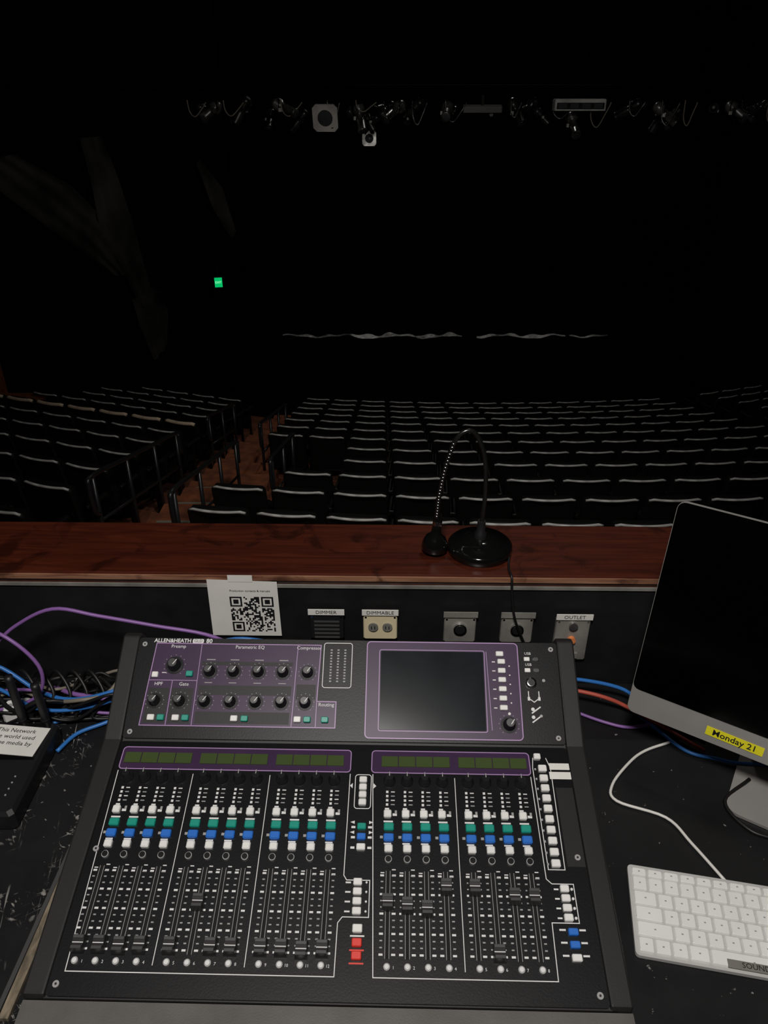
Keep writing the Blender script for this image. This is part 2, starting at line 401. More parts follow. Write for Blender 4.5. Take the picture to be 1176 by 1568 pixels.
for k, mt in enumerate((WHT, BLUE, TEAL)):
    btn.bbox((.034, .178+.014*k, .003), (.012, .0088, .006), mt, ML, r=.0012)
    for sg in (-1, 1):
        lines.box((.034+sg*.0115, .178+.014*k, .0003), (.0055, .003, .0006), INK, ML)
        if k: lines.poly([(.034+sg*.010, .1825+.014*k), (.034+sg*.016, .185+.014*k), (.034+sg*.010, .187+.014*k)][::sg], 0, .0006, INK, ML)
for k in range(4):
    btn.bbox((.032, .0975+.0118*k, .003), (.0115, .0088, .006), WHT, ML, r=.0012)
    btn.cyl((.0435, .0975+.0118*k, .001), .0014, .002, INK, ML, n=8); lines.box((.0195, .0975+.0118*k, .0003), (.007, .002, .0006), INK, ML)
for v, mt in ((.077, WHT), (.061, RED), (.0465, RED)):
    btn.bbox((.034, v, .003), (.0125, .0098, .006), mt, ML, r=.0012); lines.box((.034, v-.0078, .0003), (.018, .0018, .0006), INK if mt is WHT else RED, ML)
btn.bbox((.289, .3145, .003), (.010, .009, .006), WHT, ML, r=.0012)
for k in range(10):
    btn.bbox((.2945, .161+.0150*k, .003), (.012, .010, .006), WHT, ML, r=.0012)
    lines.box((.2845, .161+.0150*k, .0003), (.0025, .003, .0006), INKD, ML)
for k in range(4):
    btn.bbox((.301, .0945+.0116*k, .003), (.0115, .0088, .006), WHT, ML, r=.0012)
    btn.cyl((.3105, .0945+.0116*k, .001), .0018, .002, INK, ML, n=8); lines.box((.2905, .0945+.0116*k, .0003), (.006, .002, .0006), INK, ML)
for v, mt in ((.078, BLUE), (.0635, BLUE), (.049, WHT)):
    btn.bbox((.304, v, .003), (.0125, .0085, .006), mt, ML, r=.0012)
    for sg in (-1, 1): lines.box((.304+sg*.0125, v+.003, .0003), (.008, .0022, .0006), INK, ML)
lines.box((.320, .3005, .0006), (.029, .010, .0008), PAPER, ML); lines.box((.3195, .2865, .0006), (.031, .011, .0008), PAPER, ML)
lines.box((.322, .213, .0006), (.024, .11, .0006), RAIL, ML)
# upper section
lines.poly([(-.313, .022), (-.013, .022), (-.013, .062), (-.043, .062), (-.041, .152), (-.306, .152)], 0, .0008, PUR, MU)
U = .0008
lines.line([(-.313, .022), (-.013, .022), (-.013, .062), (-.043, .062), (-.041, .152), (-.306, .152)], W*1.2, U, U+.0004, PURL, MU, closed=True)
lines.poly([(-.309, .0255), (-.275, .0255), (-.275, .080), (-.307, .080)], U, U+.0003, RAIL, MU)
lines.poly([(-.271, .0255), (-.237, .0255), (-.237, .080), (-.271, .080)], U, U+.0003, RAIL, MU)
for (a, b) in ((.070, .085), (.117, .123), (.026, .044)): lines.poly([(-.229, a), (-.084, a), (-.084, b), (-.229, b)], U, U+.0003, RAIL, MU)
lines.poly([(-.076, .065), (-.046, .065), (-.046, .088), (-.076, .088)], U, U+.0003, RAIL, MU)
for p in ([(-.233, .022), (-.233, .152)], [(-.080, .022), (-.078, .152)], [(-.309, .092), (-.233, .092)], [(-.273, .022), (-.272, .092)], [(-.043, .062), (-.043, .022)]):
    lines.line(p, W*.9, U, U+.0004, PURL, MU)
tx = MB()
for s, x, y in (('Preamp', -.27, .147), ('Parametric EQ', -.155, .147), ('Compressor', -.060, .147), ('HPF', -.293, .086), ('Gate', -.253, .086), ('Routing', -.028, .057)):
    text(tx, s, .0078, INK, MU @ T((x, y, .0011)))
def knob(x, y, r=.0088):
    kn.cyl((x, y, .0012), r*1.35, .0008, PANEL, MU, n=20)
    for a in range(-140, 141, 28):
        t = math.radians(90-a); lines.box((x+math.cos(t)*r*1.6, y+math.sin(t)*r*1.6, .0010), (.0011, .0011, .0005), INKD, MU)
    kn.lathe([(r, 0), (r, .004), (r*.8, .005), (r*.74, .016), (r*.66, .017)], KNOB, MU @ T((x, y, 0)), n=18)
    kn.cyl((x, y, .0172), r*.6, .0006, KNOBT, MU, n=16)
    kn.box((x+r*.25, y+r*.3, .0178), (.0012, r*.9, .0005), INK, MU @ T((x, y, 0)) @ R(-35, 'Z') @ T((-x, -y, 0)))
knob(-.272, .116, .0105)
for x in (-.215, -.177, -.138, -.099, -.060): knob(x, .107)
for x in (-.295, -.256, -.217, -.177, -.138, -.098, -.061): knob(x, .0595)
def ub(x, y, mt, w=.011, h=.009): btn.bbox((x, y, .0035), (w, h, .006), mt, MU, r=.0012)
ub(-.246, .102, TEAL); ub(-.300, .100, WHT, .01); lines.box((-.287, .104, .001), (.007, .0012, .0006), INK, MU)
for x, mt in ((-.296, WHT), (-.281, TEAL), (-.258, WHT), (-.243, TEAL), (-.168, WHT), (-.152, TEAL), (-.071, WHT), (-.056, TEAL), (-.029, TEAL)): ub(x, .0335, mt)
for x in (-.215, -.177, -.138, -.099): lines.box((x, .089, .001), (.012, .0012, .0006), INKD, MU); lines.box((x, .126, .001), (.014, .0014, .0006), INKD, MU)
lines.line(rrect(-.036, .084, .009, .156, .004), W, 0, .0006, INK, MU, closed=True)
for cx in (-.024, -.013, -.002):
    for k in range(12): lines.box((cx, .094+.0046*k, .0003), (.0032, .0022, .0006), INKD, MU)
lines.poly(rrect(.033, .008, .272, .159, .006), 0, .0012, PUR, MU)
lines.line(rrect(.033, .008, .272, .159, .006), W*1.4, .0012, .0018, PURL, MU, closed=True)
lines.line(rrect(.053, .019, .219, .146, .003), W, .0012, .0017, PURL, MU, closed=True)
lines.poly(rrect(.055, .021, .217, .144, .002), .0005, .0019, SCR, MU)
lines.line([(.226, .022), (.222, .145)], W*.8, .0012, .0017, PURL, MU)
ub(.243, .141, WHT, .012, .008)
for k in range(6): ub(.245, .056+.0145*k, WHT, .012, .008); lines.box((.233, .056+.0145*k, .0015), (.005, .0016, .0006), INK, MU)
knob(.252, .031, .0095); lines.cyl((.2535, .0475, .0015), .0022, .0008, INK, MU, n=8)
for k in range(5): lines.box((.2575, .064+.0145*k, .0015), (.002, .002, .0006), INK, MU)
for y in (.134, .116):
    for dx in (0, .014): btn.bbox((.286+dx, y, .001), (.009, .0065, .003), WHT if dx == 0 else CHROME, MU, r=.0008)
    text(tx, 'USB', .006, INK, MU @ T((.288, y+.009, .0006)))
kn.lathe([(.0085, 0), (.0085, .003), (.006, .004), (.005, .004)], CHROME, MU @ T((.290, .096, 0)), n=18)
lines.cyl((.290, .096, .0045), .0045, .001, BLK, MU)
lines.line([(.285, .083), (.285, .072), (.293, .066), (.301, .072), (.301, .083)], .0014, 0, .0006, INK, MU)
for sg in (-1, 1): lines.bbox((.293+sg*.008, .071, .001), (.004, .006, .002), INK, MU, r=.0006)
for i in range(2):
    lines.line([(.288, .045+.014*i-.01), (.302, .055+.014*i-.01)], .002, 0, .0006, INK, MU)
    lines.cyl((.290, .055-.012*i, .0005), .0028, .001, INK, MU, n=10); lines.cyl((.302, .045-.0*i, .0005), .0022, .001, INK, MU, n=10)
lines.cyl((.310, .100, .0005), .0025, .001, INKD, MU, n=10)
text(tx, 'ALLEN&HEATH', .0088, INK, MU @ T((-.311, .1565, .0004)), 'LEFT', .0002)
tx.poly(rrect(-.2490, .1530, -.2310, .1600, .002), 0, .0004, INK, MU)
text(tx, 'GLD', .0070, BLK, MU @ T((-.2400, .1565, .0006))); text(tx, '80', .0100, INK, MU @ T((-.222, .1565, .0004)), 'CENTER', .0002)
for k, c in enumerate(chans): text(tx, str(k % 12+1), .005, INK, ML @ T((c+.008, .0350, .0003)))
lines.obj('panel_graphics', con); btn.obj('push_buttons', con); kn.obj('rotary_knobs', con); fd.obj('faders', con); tx.obj('lettering', con)

# ---------------------------------------------------------------- gooseneck lamp
LMt = T((.178, 1.168, .992))
lamp = empty('gooseneck_desk_lamp', LMt)
m = MB(); m.lathe([(.057, .0), (.0595, .004), (.0595, .016), (.055, .020), (.046, .021), (.044, .026), (.016, .030)], GLOSSB, n=40)
m.lathe([(.011, .026), (.011, .040), (.008, .044), (.0075, .065)], BLK, n=18); m.cyl((-.010, -.035, .024), .006, .006, GLOSSB); m.obj('base', lamp)
m = MB(); pts = [(0, 0, .06), (.003, .002, .12), (-.002, .004, .19), (-.020, .004, .235), (-.040, .002, .241), (-.058, 0, .220), (-.072, -.004, .17), (-.080, -.006, .12), (-.083, -.008, .075)]
m.tube(pts, .0042, GOOSE, sub=10, n=10)
P = [Vector(p) for p in pts]
for i in range(len(P)-1):
    for k in range(8):
        p = P[i].lerp(P[i+1], k/8)
        if i >= 5: m.lathe([(.0045, -.001), (.0056, 0), (.0045, .001)], CHROME, T(p) @ (P[i+1]-P[i]).to_track_quat('Z', 'Y').to_matrix().to_4x4(), n=10)
m.obj('gooseneck', lamp)
m = MB(); HM = T((-.085, -.004, .004)) @ R(4, 'Y')
m.lathe([(.0235, .004), (.0245, .006), (.0235, .018), (.018, .030), (.0095, .038), (.008, .055), (.0085, .070), (.006, .078)], GLOSSB, HM, n=28)
m.lathe([(.020, .0045), (.021, .0038)], CHROME, HM, n=28); m.lathe([(.0088, .056), (.0088, .064)], CHROME, HM, n=20); m.obj('lamp_head', lamp)
m = MB(); m.tube([(.035, .010, .024), (.052, -.01, .012), (.047, -.05, .004), (.045, -.071, .004), (.047, -.090, .002), (.049, -.098, -.03), (.058, -.106, -.08), (.09, -.10, -.16)], .0022, CBLK, sub=8); m.obj('power_cord', lamp)

# ---------------------------------------------------------------- desktop computer
ang = -32.7
IM = T((.402, .907, .75)) @ R(ang, 'Z')
im = empty('desktop_computer', IM)
SM = R(90, 'X')
tilt = T((0, 0, .098)) @ R(-8.5, 'X') @ T((0, 0, -.098))
TOP = .473
m = MB()
m.poly(rrect(0, .098, .53, TOP, .012), -.006, 0, SILV, tilt @ SM)
bk = []
for k, (ins, d) in enumerate(((0, .006), (.05, .018), (.13, .032), (.2, .038))):
    bk.append([(x, y, -d) for x, y in rrect(ins, .098+ins*.75, .53-ins, TOP-ins*.75, .012)])
vs = sum(bk, []); n = len(bk[0]); fs = [(k*n+i, (k+1)*n+i, (k+1)*n+(i+1) % n, k*n+(i+1) % n) for k in range(3) for i in range(n)]+[tuple(range(4*n-1, 3*n-1, -1))]
m.add(vs, fs, SILV, tilt @ SM, True); m.obj('housing', im)
m = MB(); m.poly(rrect(.0008, .144, .5292, TOP-.0004, .011), 0, .0012, GLASS, tilt @ SM); m.obj('screen', im)
m = MB(); LB = tilt @ SM @ T((.164, .118, .0008)) @ R(-1, 'Z'); m.box((0, 0, 0), (.084, .0155, .0006), YEL, LB); text(m, 'Monday 21', .0145, BLK, LB @ T((0, 0, .0006)), 'CENTER', .0002); m.obj('tape_label', im)
m = MB(); m.poly(rrect(.18, -.03, .35, .13, .02), .001, .006, SILV)
m.box((0, 0, 0), (.14, .006, .20), SILV, T((.265, .085, .10)) @ R(14, 'X')); m.obj('stand', im)
# keyboard
KM = T((.3306, .5566, .752)) @ R(-10.5, 'Z')
kb = empty('computer_keyboard', KM)
kb_l, kb_d = .32, .130
m = MB(); m.poly(rrect(0, 0, kb_l, kb_d, .006), 0, .006, KEYA, R(2.2, 'X')); m.obj('chassis', kb)
m = MB(); KR = R(2.2, 'X') @ T((0, 0, .006)); px = (kb_l-.008)/14.5; py = (kb_d-.008)/5.6
for r in range(6):
    y = .004+py*(r+.5) if r < 5 else .004+py*5.3
    h = py*.86 if r < 5 else py*.5
    x = .004
    if r == 0: ws = [1, 1, 1, 1.25, 5, 1.25, 1, 1, 1, 1]
    elif r == 1: ws = [2.25]+[1]*10+[2.25]
    elif r == 2: ws = [1.75]+[1]*11+[1.75]
    elif r == 3: ws = [1.5]+[1]*13
    elif r == 4: ws = [1]*13+[1.5]
    else: ws = [14.5/14]*14
    for w in ws:
        m.bbox((x+w*px/2, y, .0015), (w*px-.0028, h, .003), KEYB, KR, r=.0012)
        m.box((x+w*px/2, y, .0031), (.0026, .0018, .0002), INKD, KR); x += w*px
m.obj('keys', kb)
m = MB(); m.box((.150, .0085, .0036), (.070, .011, .0008), PLATE, KR); text(m, 'SOUND', .010, BLK, KR @ T((.150, .0085, .0042))); m.obj('label', kb)
m = MB(); m.tube([(.497, .9236, .7535), (.45, .905, .7535), (.416, .8804, .7535), (.3738, .8332, .7535), (.3726, .8012, .7535), (.4408, .7705, .7535), (.465, .7243, .7535), (.491, .6625, .7545)], .0024, CWHT)
m.obj('keyboard_cable')

# ---------------------------------------------------------------- router with note
ro = empty('network_router', T((-.66, .845, .75)))
m = MB(); m.bbox((0, 0, .020), (.19, .19, .034), BLK, r=.006); m.box((0, .05, .0375), (.17, .08, .001), GLOSSB)
for k in range(4): m.cyl((.07, -.06+.012*k, .0375), .0015, .001, INKD, n=8)
for sx in (-1, 1):
    for sy in (-1, 1): m.cyl((sx*.07, sy*.07, .0015), .008, .003, BLK, n=10)
m.obj('case', ro)
m = MB()
for x, l in ((.030, .098), (.070, .080)):
    m.cyl((x, .098, .03), .0075, .02, BLK); m.tube([(x, .100, .035), (x-.001, .101, .07), (x-.003, .103, .035+l)], .0072, BLK, n=12)
m.obj('antennas', ro)
m = MB(); NM2 = T((.030, .052, .0385)) @ R(-6, 'Z'); m.box((0, 0, 0), (.110, .062, .0008), PAPER, NM2)
for i, s in enumerate(('This Network', 'the world used', 'home media by', 'Alan')): text(m, s, .012, BLK, NM2 @ T((-.034, .020-.0135*i, .0006)), 'LEFT')
m.obj('paper_note', ro)

m = MB(); m.bbox((0, 0, .016), (.045, .035, .03), WHT, r=.004); m.box((.028, 0, .016), (.012, .01, .008), BLK); m.cyl((-.01, 0, .0315), .005, .001, INKD)
m.obj('power_adapter', M=T((-.66, .985, .751)) @ R(15, 'Z'))
def cable(name, lst):
    m = MB()
    for mt, r, pts in lst: m.tube(pts, r, mt)
    return m.obj(name)
random.seed(11)
tang = []
for k in range(11):
    mt = (CBLK, CBLK, CBLK, CGRY, CBLK, CBLK, CPUR, CBLK, CBLK, CGRY, CBLK)[k]
    y = .975+.008*k*.8; z = .758+random.uniform(0, .04)
    pts = [(-.82, y+random.uniform(-.02, .02), z)]
    for x in (-.74, -.66, -.60, -.54, -.48, -.445):
        pts.append((x+random.uniform(-.015, .01), min(1.05, max(.965, y+random.uniform(-.035, .035))), max(.757, z+random.uniform(-.02, .03)+(.02 if x > -.5 else 0))))
    pts.append((-.40, 1.035, .79+.004*k))
    tang.append((mt, random.choice((.0028, .0036, .0042)), pts))
for k in range(5):
    x = -.66+.03*k; tang.append((CBLK, .0032, [(x-.05, 1.0, .76), (x-.02, 1.03, .80), (x+.01, 1.02, .83), (x+.04, .99, .80), (x+.02, .97, .765), (x+.09, .98, .76)]))
cable('cable_bundle', tang+[
 (CPUR, .0034, [(-.82, 1.0, .80), (-.70, 1.02, .88), (-.645, 1.03, .925), (-.572, 1.03, .962), (-.4965, 1.03, .947), (-.40, 1.03, .925), (-.30, 1.03, .90), (-.22, 1.03, .84)]),
 (CPUR, .0034, [(-.82, 1.0, .93), (-.70, 1.01, .935), (-.64, 1.0, .915), (-.60, .99, .86), (-.62, .985, .80), (-.70, .98, .77), (-.80, .95, .757)]),
 (CPUR, .003, [(-.79, .97, .82), (-.70, 1.0, .80), (-.62, 1.0, .80), (-.52, .98, .77), (-.455, .99, .76)]),
 (CBLU, .0036, [(-.80, 1.0, .88), (-.70, 1.02, .845), (-.62, 1.0, .80), (-.55, .98, .80), (-.47, .99, .815), (-.40, 1.035, .82)]),
 (CBLU, .0034, [(-.80, .99, .84), (-.70, 1.0, .81), (-.62, .97, .79), (-.55, .97, .785), (-.47, .985, .80), (-.40, 1.035, .81)]),
 (CBLU, .0036, [(-.56, .90, .757), (-.54, .94, .757), (-.50, .965, .757), (-.46, .985, .762), (-.43, 1.02, .78), (-.38, 1.035, .80)]),
 (CBLU, .0034, [(-.60, .96, .757), (-.55, .99, .76), (-.48, 1.03, .79), (-.38, 1.04, .83), (-.28, 1.04, .885), (-.2, 1.04, .880), (-.1, 1.04, .86)])])
cable('blue_network_cable', [
 (CBLU, .0036, [(.30, 1.03, .80), (.36, 1.03, .80), (.44, 1.02, .785), (.48, .99, .762), (.56, .93, .757)]),
 (CBLU, .0032, [(.46, .985, .757), (.48, .955, .757), (.5176, .9017, .757), (.56, .885, .757), (.60, .874, .757), (.68, .87, .757)])])
cable('red_network_cable', [(CRED, .0038, [(.30, 1.02, .79), (.34, 1.015, .79), (.40, 1.0, .785), (.455, .985, .765), (.55, .90, .757)])])
cable('purple_network_cable', [(CPUR, .003, [(.30, 1.02, .765), (.345, .995, .757), (.40, .965, .757), (.44, .955, .757), (.50, .965, .757), (.56, .95, .757)])])
cable('computer_power_cable', [(CBLK, .003, [(.60, .84, .7585), (.545, .80, .754), (.56, .75, .754), (.60, .73, .754), (.70, .70, .754)])])

m = MB(); m.box((0, 0, .003), (.012, .36, .006), CHIP, T((-.462, .66, .7505)) @ R(-1.5, 'Z')); m.box((-.011, 0, .0015), (.006, .36, .003), RING, T((-.462, .66, .7505)) @ R(-2.0, 'Z')); m.obj('trim_desk_board')

# ---------------------------------------------------------------- auditorium
def yoff(x):
    if x < -1.7: return .02*3.7**2+(-1.7-x)*.34
    if x > 5.7: return .02*3.7**2+(x-5.7)*.34
    return .02*(x-2)**2
def head(x):
    if x < -1.7: return -math.atan(.34)
    if x > 5.7: return math.atan(.34)
    return math.atan(.04*(x-2))
NR = 12
def rowY(n): return 4.9+.8*n
def ztop(n): return 1.75-(2.86+.23*n)
def zfl(n): return ztop(n)-.84
xs = [-6.3+.35*i for i in range(48)]
m = MB()
for n in range(-4, NR):
    y0, y1 = rowY(n)-.22, rowY(n)+.58
    if n == -4: y0 = 1.4
    z = zfl(n); zb = zfl(n)-.23
    for i in range(len(xs)-1):
        a, b = xs[i], xs[i+1]; ya, yb = yoff(a), yoff(b); s0 = 0 if n == -4 else 1
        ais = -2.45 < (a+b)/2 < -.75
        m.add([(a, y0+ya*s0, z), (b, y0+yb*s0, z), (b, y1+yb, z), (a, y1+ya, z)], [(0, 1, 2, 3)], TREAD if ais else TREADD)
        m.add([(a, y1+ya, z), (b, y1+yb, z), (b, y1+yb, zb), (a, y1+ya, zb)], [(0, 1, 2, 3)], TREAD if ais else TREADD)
m.obj('floor_seating_tiers')
zf = zfl(NR-1)-.23
m = MB(); m.box((2, 13.0, zf-.05), (17, 18, .1), BLACKOUT); m.obj('floor_auditorium')
m = MB(); m.box((0, 0, -.05), (16.6, 2.3, .1), WALLB, T((2, -.02, 0))); m.obj('floor_booth')
m = MB()
for n in range(-1, NR):
    y = rowY(n)+.58+yoff(-1.9)
    m.box((-1.92, y-.02, zfl(n)+.004), (.85, .035, .006), NOSE)
    m.box((-1.92, y+.2, zfl(n)-.07), (.9, .36, .12), TREAD)
m.obj('trim_aisle_steps')

def seat_mesh(rim, rr):
    m = MB(); BK = T((0, 0, .30)) @ R(9, 'X')
    def shell(hw, z0, z1, yb, yf, mt, r=.05):
        prof = rrect(-hw, z0, hw, z1, r, 5); n = len(prof)
        bow = lambda x: -.035*(1-(x/hw)**2)
        rings = [(yb, .014), (yb+.010, 0), (yf-.010, 0), (yf, .014)]
        vs = []
        for y, ins in rings:
            k = 1-ins/hw; kz = 1-ins/((z1-z0)/2); zc = (z0+z1)/2
            vs += [(x*k, y+bow(x*k), zc+(z-zc)*kz) for x, z in prof]
        fs = [(a*n+i, a*n+(i+1) % n, (a+1)*n+(i+1) % n, (a+1)*n+i) for a in range(3) for i in range(n)]
        m.add(vs, fs, mt, BK, True)
        m.add(vs[:n], [tuple(range(n))], mt, BK); m.add(vs[3*n:], [tuple(range(n-1, -1, -1))], mt, BK)
    shell(.245, .0, .545, -.035, .0, SEATB)
    shell(.235, .03, .535, .0, .05, SEATF)
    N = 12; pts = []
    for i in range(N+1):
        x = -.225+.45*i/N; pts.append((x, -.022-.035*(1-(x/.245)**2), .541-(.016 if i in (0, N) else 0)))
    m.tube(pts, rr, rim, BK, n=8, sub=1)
    m.bbox((0, .13, .38), (.44, .09, .38), SEATF, R(-4, 'X'), r=.03)
    for sg in (-1, 1):
        x = sg*.262
        m.box((x, .10, .30), (.022, .05, .60), SEATB); m.box((x, .10, .012), (.05, .22, .024), SEATB)
        m.bbox((x, .13, .60), (.045, .28, .03), SEATB, r=.008); m.box((x, .02, .42), (.02, .12, .06), SEATB)
    return m.mesh('theater_seat_mesh')
sm = seat_mesh(SEATR, .0115); smt = seat_mesh(SEATT, .024)
def block(name, slots, tan=None):
    e = empty(name)
    for n, x in slots:
        y = rowY(n)+yoff(x)
        if x < -6.4+(y-10.5)*.492+.5 or x > 10.4-(y-10.5)*.492-.5: continue
        o = bpy.data.objects.new('seat', smt if n == tan else sm); col.objects.link(o); o.parent = e
        o.location = (x, y, zfl(n)); o.rotation_euler = (0, 0, head(x))
xL = [-1.30, -1.30, -.9, -.7, -.7]+[-1.35]*20
block('auditorium_seating', [(n, 5.2-.54*k) for n in range(-1, NR) for k in range(13) if 5.2-.54*k >= xL[max(n, 0)]-.02])
ca = math.cos(math.atan(.34))
block('auditorium_seating', [(n, -2.75-.54*ca*k) for n in range(-1, NR-2) for k in range(7)], 5)
block('auditorium_seating', [(n, 6.5+.54*ca*k) for n in range(2, NR) for k in range(6)])

def handrail(x, n0, n1):
    m = MB(); pts = []
    for n in range(n0, n1+1):
        y = rowY(n)+yoff(x); z = zfl(n); pts.append((x, y, z+.92))
        m.tube([(x, y, z), (x, y, z+.92)], .019, RAILM, sub=1, n=10); m.cyl((x, y, z+.006), .045, .012, RAILM)
    a, b = Vector(pts[0]), Vector(pts[-1])
    full = [a+Vector((0, -.02, -.35)), a+Vector((0, -.09, -.28)), a+Vector((0, -.10, -.06))]+[Vector(p) for p in pts]+[b+Vector((0, .10, -.08)), b+Vector((0, .09, -.3))]
    m.tube(full, .021, RAILM, n=10, sub=4)
    mid = [Vector(p)+Vector((0, 0, -.42)) for p in pts]; m.tube(mid, .014, RAILM, n=8, sub=1)
    m.obj('aisle_handrail')
handrail(-1.66, 0, 3); handrail(-1.64, 5, 8); handrail(-2.38, 0, 3); handrail(-2.38, 5, 7); handrail(-1.12, 2, 4)

# stage
sy = 17.4; sz = -3.52
m = MB(); m.box((2, sy+2.3, (sz+zf)/2), (16.6, 4.6, sz-zf), BLACKOUT); m.obj('floor_stage')
m = MB()
for (x0, x1, amp) in ((-2.4, -1.1, .3), (-1.15, .75, .8), (.75, 1.85, .75), (2.2, 2.9, .45), (2.85, 4.3, .65), (4.4, 5.3, .15)):
    n = int((x1-x0)/.04); vs = []
    for i in range(n+1):
        t = i/n; x = x0+(x1-x0)*t; env = math.sin(math.pi*t)**.6+.08
        h = (.055*env*amp)*(.55+.45*math.sin(9*x+1.3*math.sin(4*x)))+.006; c = sz+.02+.025*math.sin(5*x)+.015*math.sin(13*x)+.03
        for k in range(5):
            q = k/4; vs.append((x+.01*random.uniform(-1, 1), sy-.02+.05*q+.02*random.uniform(-1, 1)*(0 if k in (0, 4) else 1), c-h+2*h*q))
    fs = [(i*5+k, (i+1)*5+k, (i+1)*5+k+1, i*5+k+1) for i in range(n) for k in range(4)]
    m.add(vs, fs, CRUM, smooth=True)
m.obj('crumpled_stage_sheeting')

m = MB(); m.box((-6.45, 10.3, 0), (.1, 23.4, 12), BLACKOUT); m.obj('wall_left')
m = MB(); m.box((10.45, 10.3, 0), (.1, 23.4, 12), BLACKOUT); m.obj('wall_right')
m = MB(); m.box((2, 22.05, 0), (17, .1, 12), BLACKOUT); m.obj('wall_far')
m = MB(); m.box((2, -1.25, 0), (17, .1, 12), BLACKOUT); m.obj('wall_rear')
m = MB(); m.box((2, 10.3, 5.95), (17, 23.4, .1), BLACKOUT); m.obj('ceiling')
wl = math.hypot(3.1, 6.3); wa = math.degrees(math.atan2(6.3, 3.1))
SWL = T((-6.4, 11, 0)) @ R(wa, 'Z')
m = MB(); m.box((wl/2, .05, .5), (wl, .08, 10), BLACKOUT, SWL); m.obj('wall_splay_left')
SWR = T((10.4, 11, 0)) @ R(180-wa, 'Z')
m = MB(); m.box((wl/2, -.05, .5), (wl, .08, 10), BLACKOUT, SWR); m.obj('wall_splay_right')
m = MB(); m.box((-6.3, 11.4, -2.9), (.3, 1.3, 2.4), RUST); m.box((-5.75, 11.0, -3.2), (.8, .5, 1.3), RUST); m.obj('trim_wood_parapet')

def drape(mt, M, L_, R_, folds, side=-1):
    m = MB(); nu, nv = 40, 30; vs = []
    def ev(p, v):
        t = v*(len(p)-1); i = min(int(t), len(p)-2); return Vector(p[i]).lerp(Vector(p[i+1]), t-i)
    for j in range(nv+1):
        for i in range(nu+1):
            u, v = i/nu, j/nv; p = ev(L_, v).lerp(ev(R_, v), u)
            vs.append((p.x*wl, side*(.07+.02*math.sin(folds*2*math.pi*u+.7*math.sin(5*v))), p.y))
    fs = [(j*(nu+1)+i, j*(nu+1)+i+1, (j+1)*(nu+1)+i+1, (j+1)*(nu+1)+i) for j in range(nv) for i in range(nu)]
    m.add(vs, fs, mt, M, True); m.obj('wall_drape')
drape(CLOTH, SWL, [(.43, .95), (.44, .2), (.44, -.5), (.50, -1.3), (.54, -2.0)], [(.50, .95), (.53, .3), (.56, -.6), (.58, -1.4), (.60, -2.0)], 2)
drape(CLOTH, SWL, [(.12, .75), (.20, .2), (.34, -.6), (.46, -1.3)], [(.24, .80), (.38, .25), (.47, -.4), (.53, -1.4)], 3)
drape(CLOTH, SWL, [(.51, -1.8), (.52, -2.3), (.56, -3.1)], [(.62, -1.7), (.64, -2.3), (.62, -2.9)], 2)
drape(CLOTH, SWL, [(.84, .35), (.89, -.5), (.97, -1.2)], [(.86, .4), (.95, -.2), (1.0, -1.1)], 1)
drape(CLOTH, SWR, [(.60, -.5), (.60, -.9), (.60, -1.4)], [(.62, -.5), (.67, -.55), (.73, -.5)], 1, 1)

EM = T((-3.55, 16.3, -1.97)) @ R(12, 'Z'); ex = empty('exit_sign', EM)
m = MB(); m.bbox((0, 0, 0), (.19, .06, .24), FIXD, r=.01); m.box((0, .02, .2), (.03, .03, .2), FIXD); m.obj('housing', ex)
m = MB(); m.box((0, -.032, 0), (.16, .006, .20), EXITG); m.obj('face', ex)
m = MB(); text(m, 'EXIT', .065, EXITT, T((0, -.037, 0)) @ R(90, 'X')); m.obj('letters', ex)

# stage lighting rig
rig = empty('lighting_rig', T((0, 0, -.10)))
m = MB(); m.tube([(-6.3, 9.1, 1.80), (10.3, 9.1, 1.80)], .025, BLACKOUT, sub=1); m.tube([(-6.3, 9.5, 1.80), (10.3, 9.5, 1.80)], .025, BLACKOUT, sub=1); m.obj('pipes', rig)
def yoke(m, w, h, mt):
    m.tube([(-w, 0, 0), (-w, 0, h*.7), (-w*.8, 0, h), (w*.8, 0, h), (w, 0, h*.7), (w, 0, 0)], .008, mt, sub=3, n=6)
    m.box((0, 0, h+.03), (.05, .04, .06), mt)
def profile_spot(x, y, z, yaw, pitch, s=1.0, mt=FIXB):
    m = MB(); A = R(pitch, 'X') @ R(-90, 'X')
    m.lathe([(.03, -.20), (.065, -.19), (.085, -.14), (.09, -.05), (.06, -.03), (.055, .05), (.07, .06), (.07, .22), (.078, .225), (.078, .25), (.066, .25)], mt, A, n=20)
    m.lathe([(.064, .245), (.04, .252), (.001, .254)], LENS, A, n=20, cap=False)
    for k in range(4): m.lathe([(.088, -.13+.022*k), (.098, -.125+.022*k), (.088, -.12+.022*k)], mt, A, n=20)
    yoke(m, .11, .17, BLACKOUT); m.box((.09, 0, -.03), (.03, .04, .05), FIXW)
    m.obj('profile_spotlight', rig, M=T((x, y, z)) @ R(yaw, 'Z') @ Matrix.Scale(s, 4))
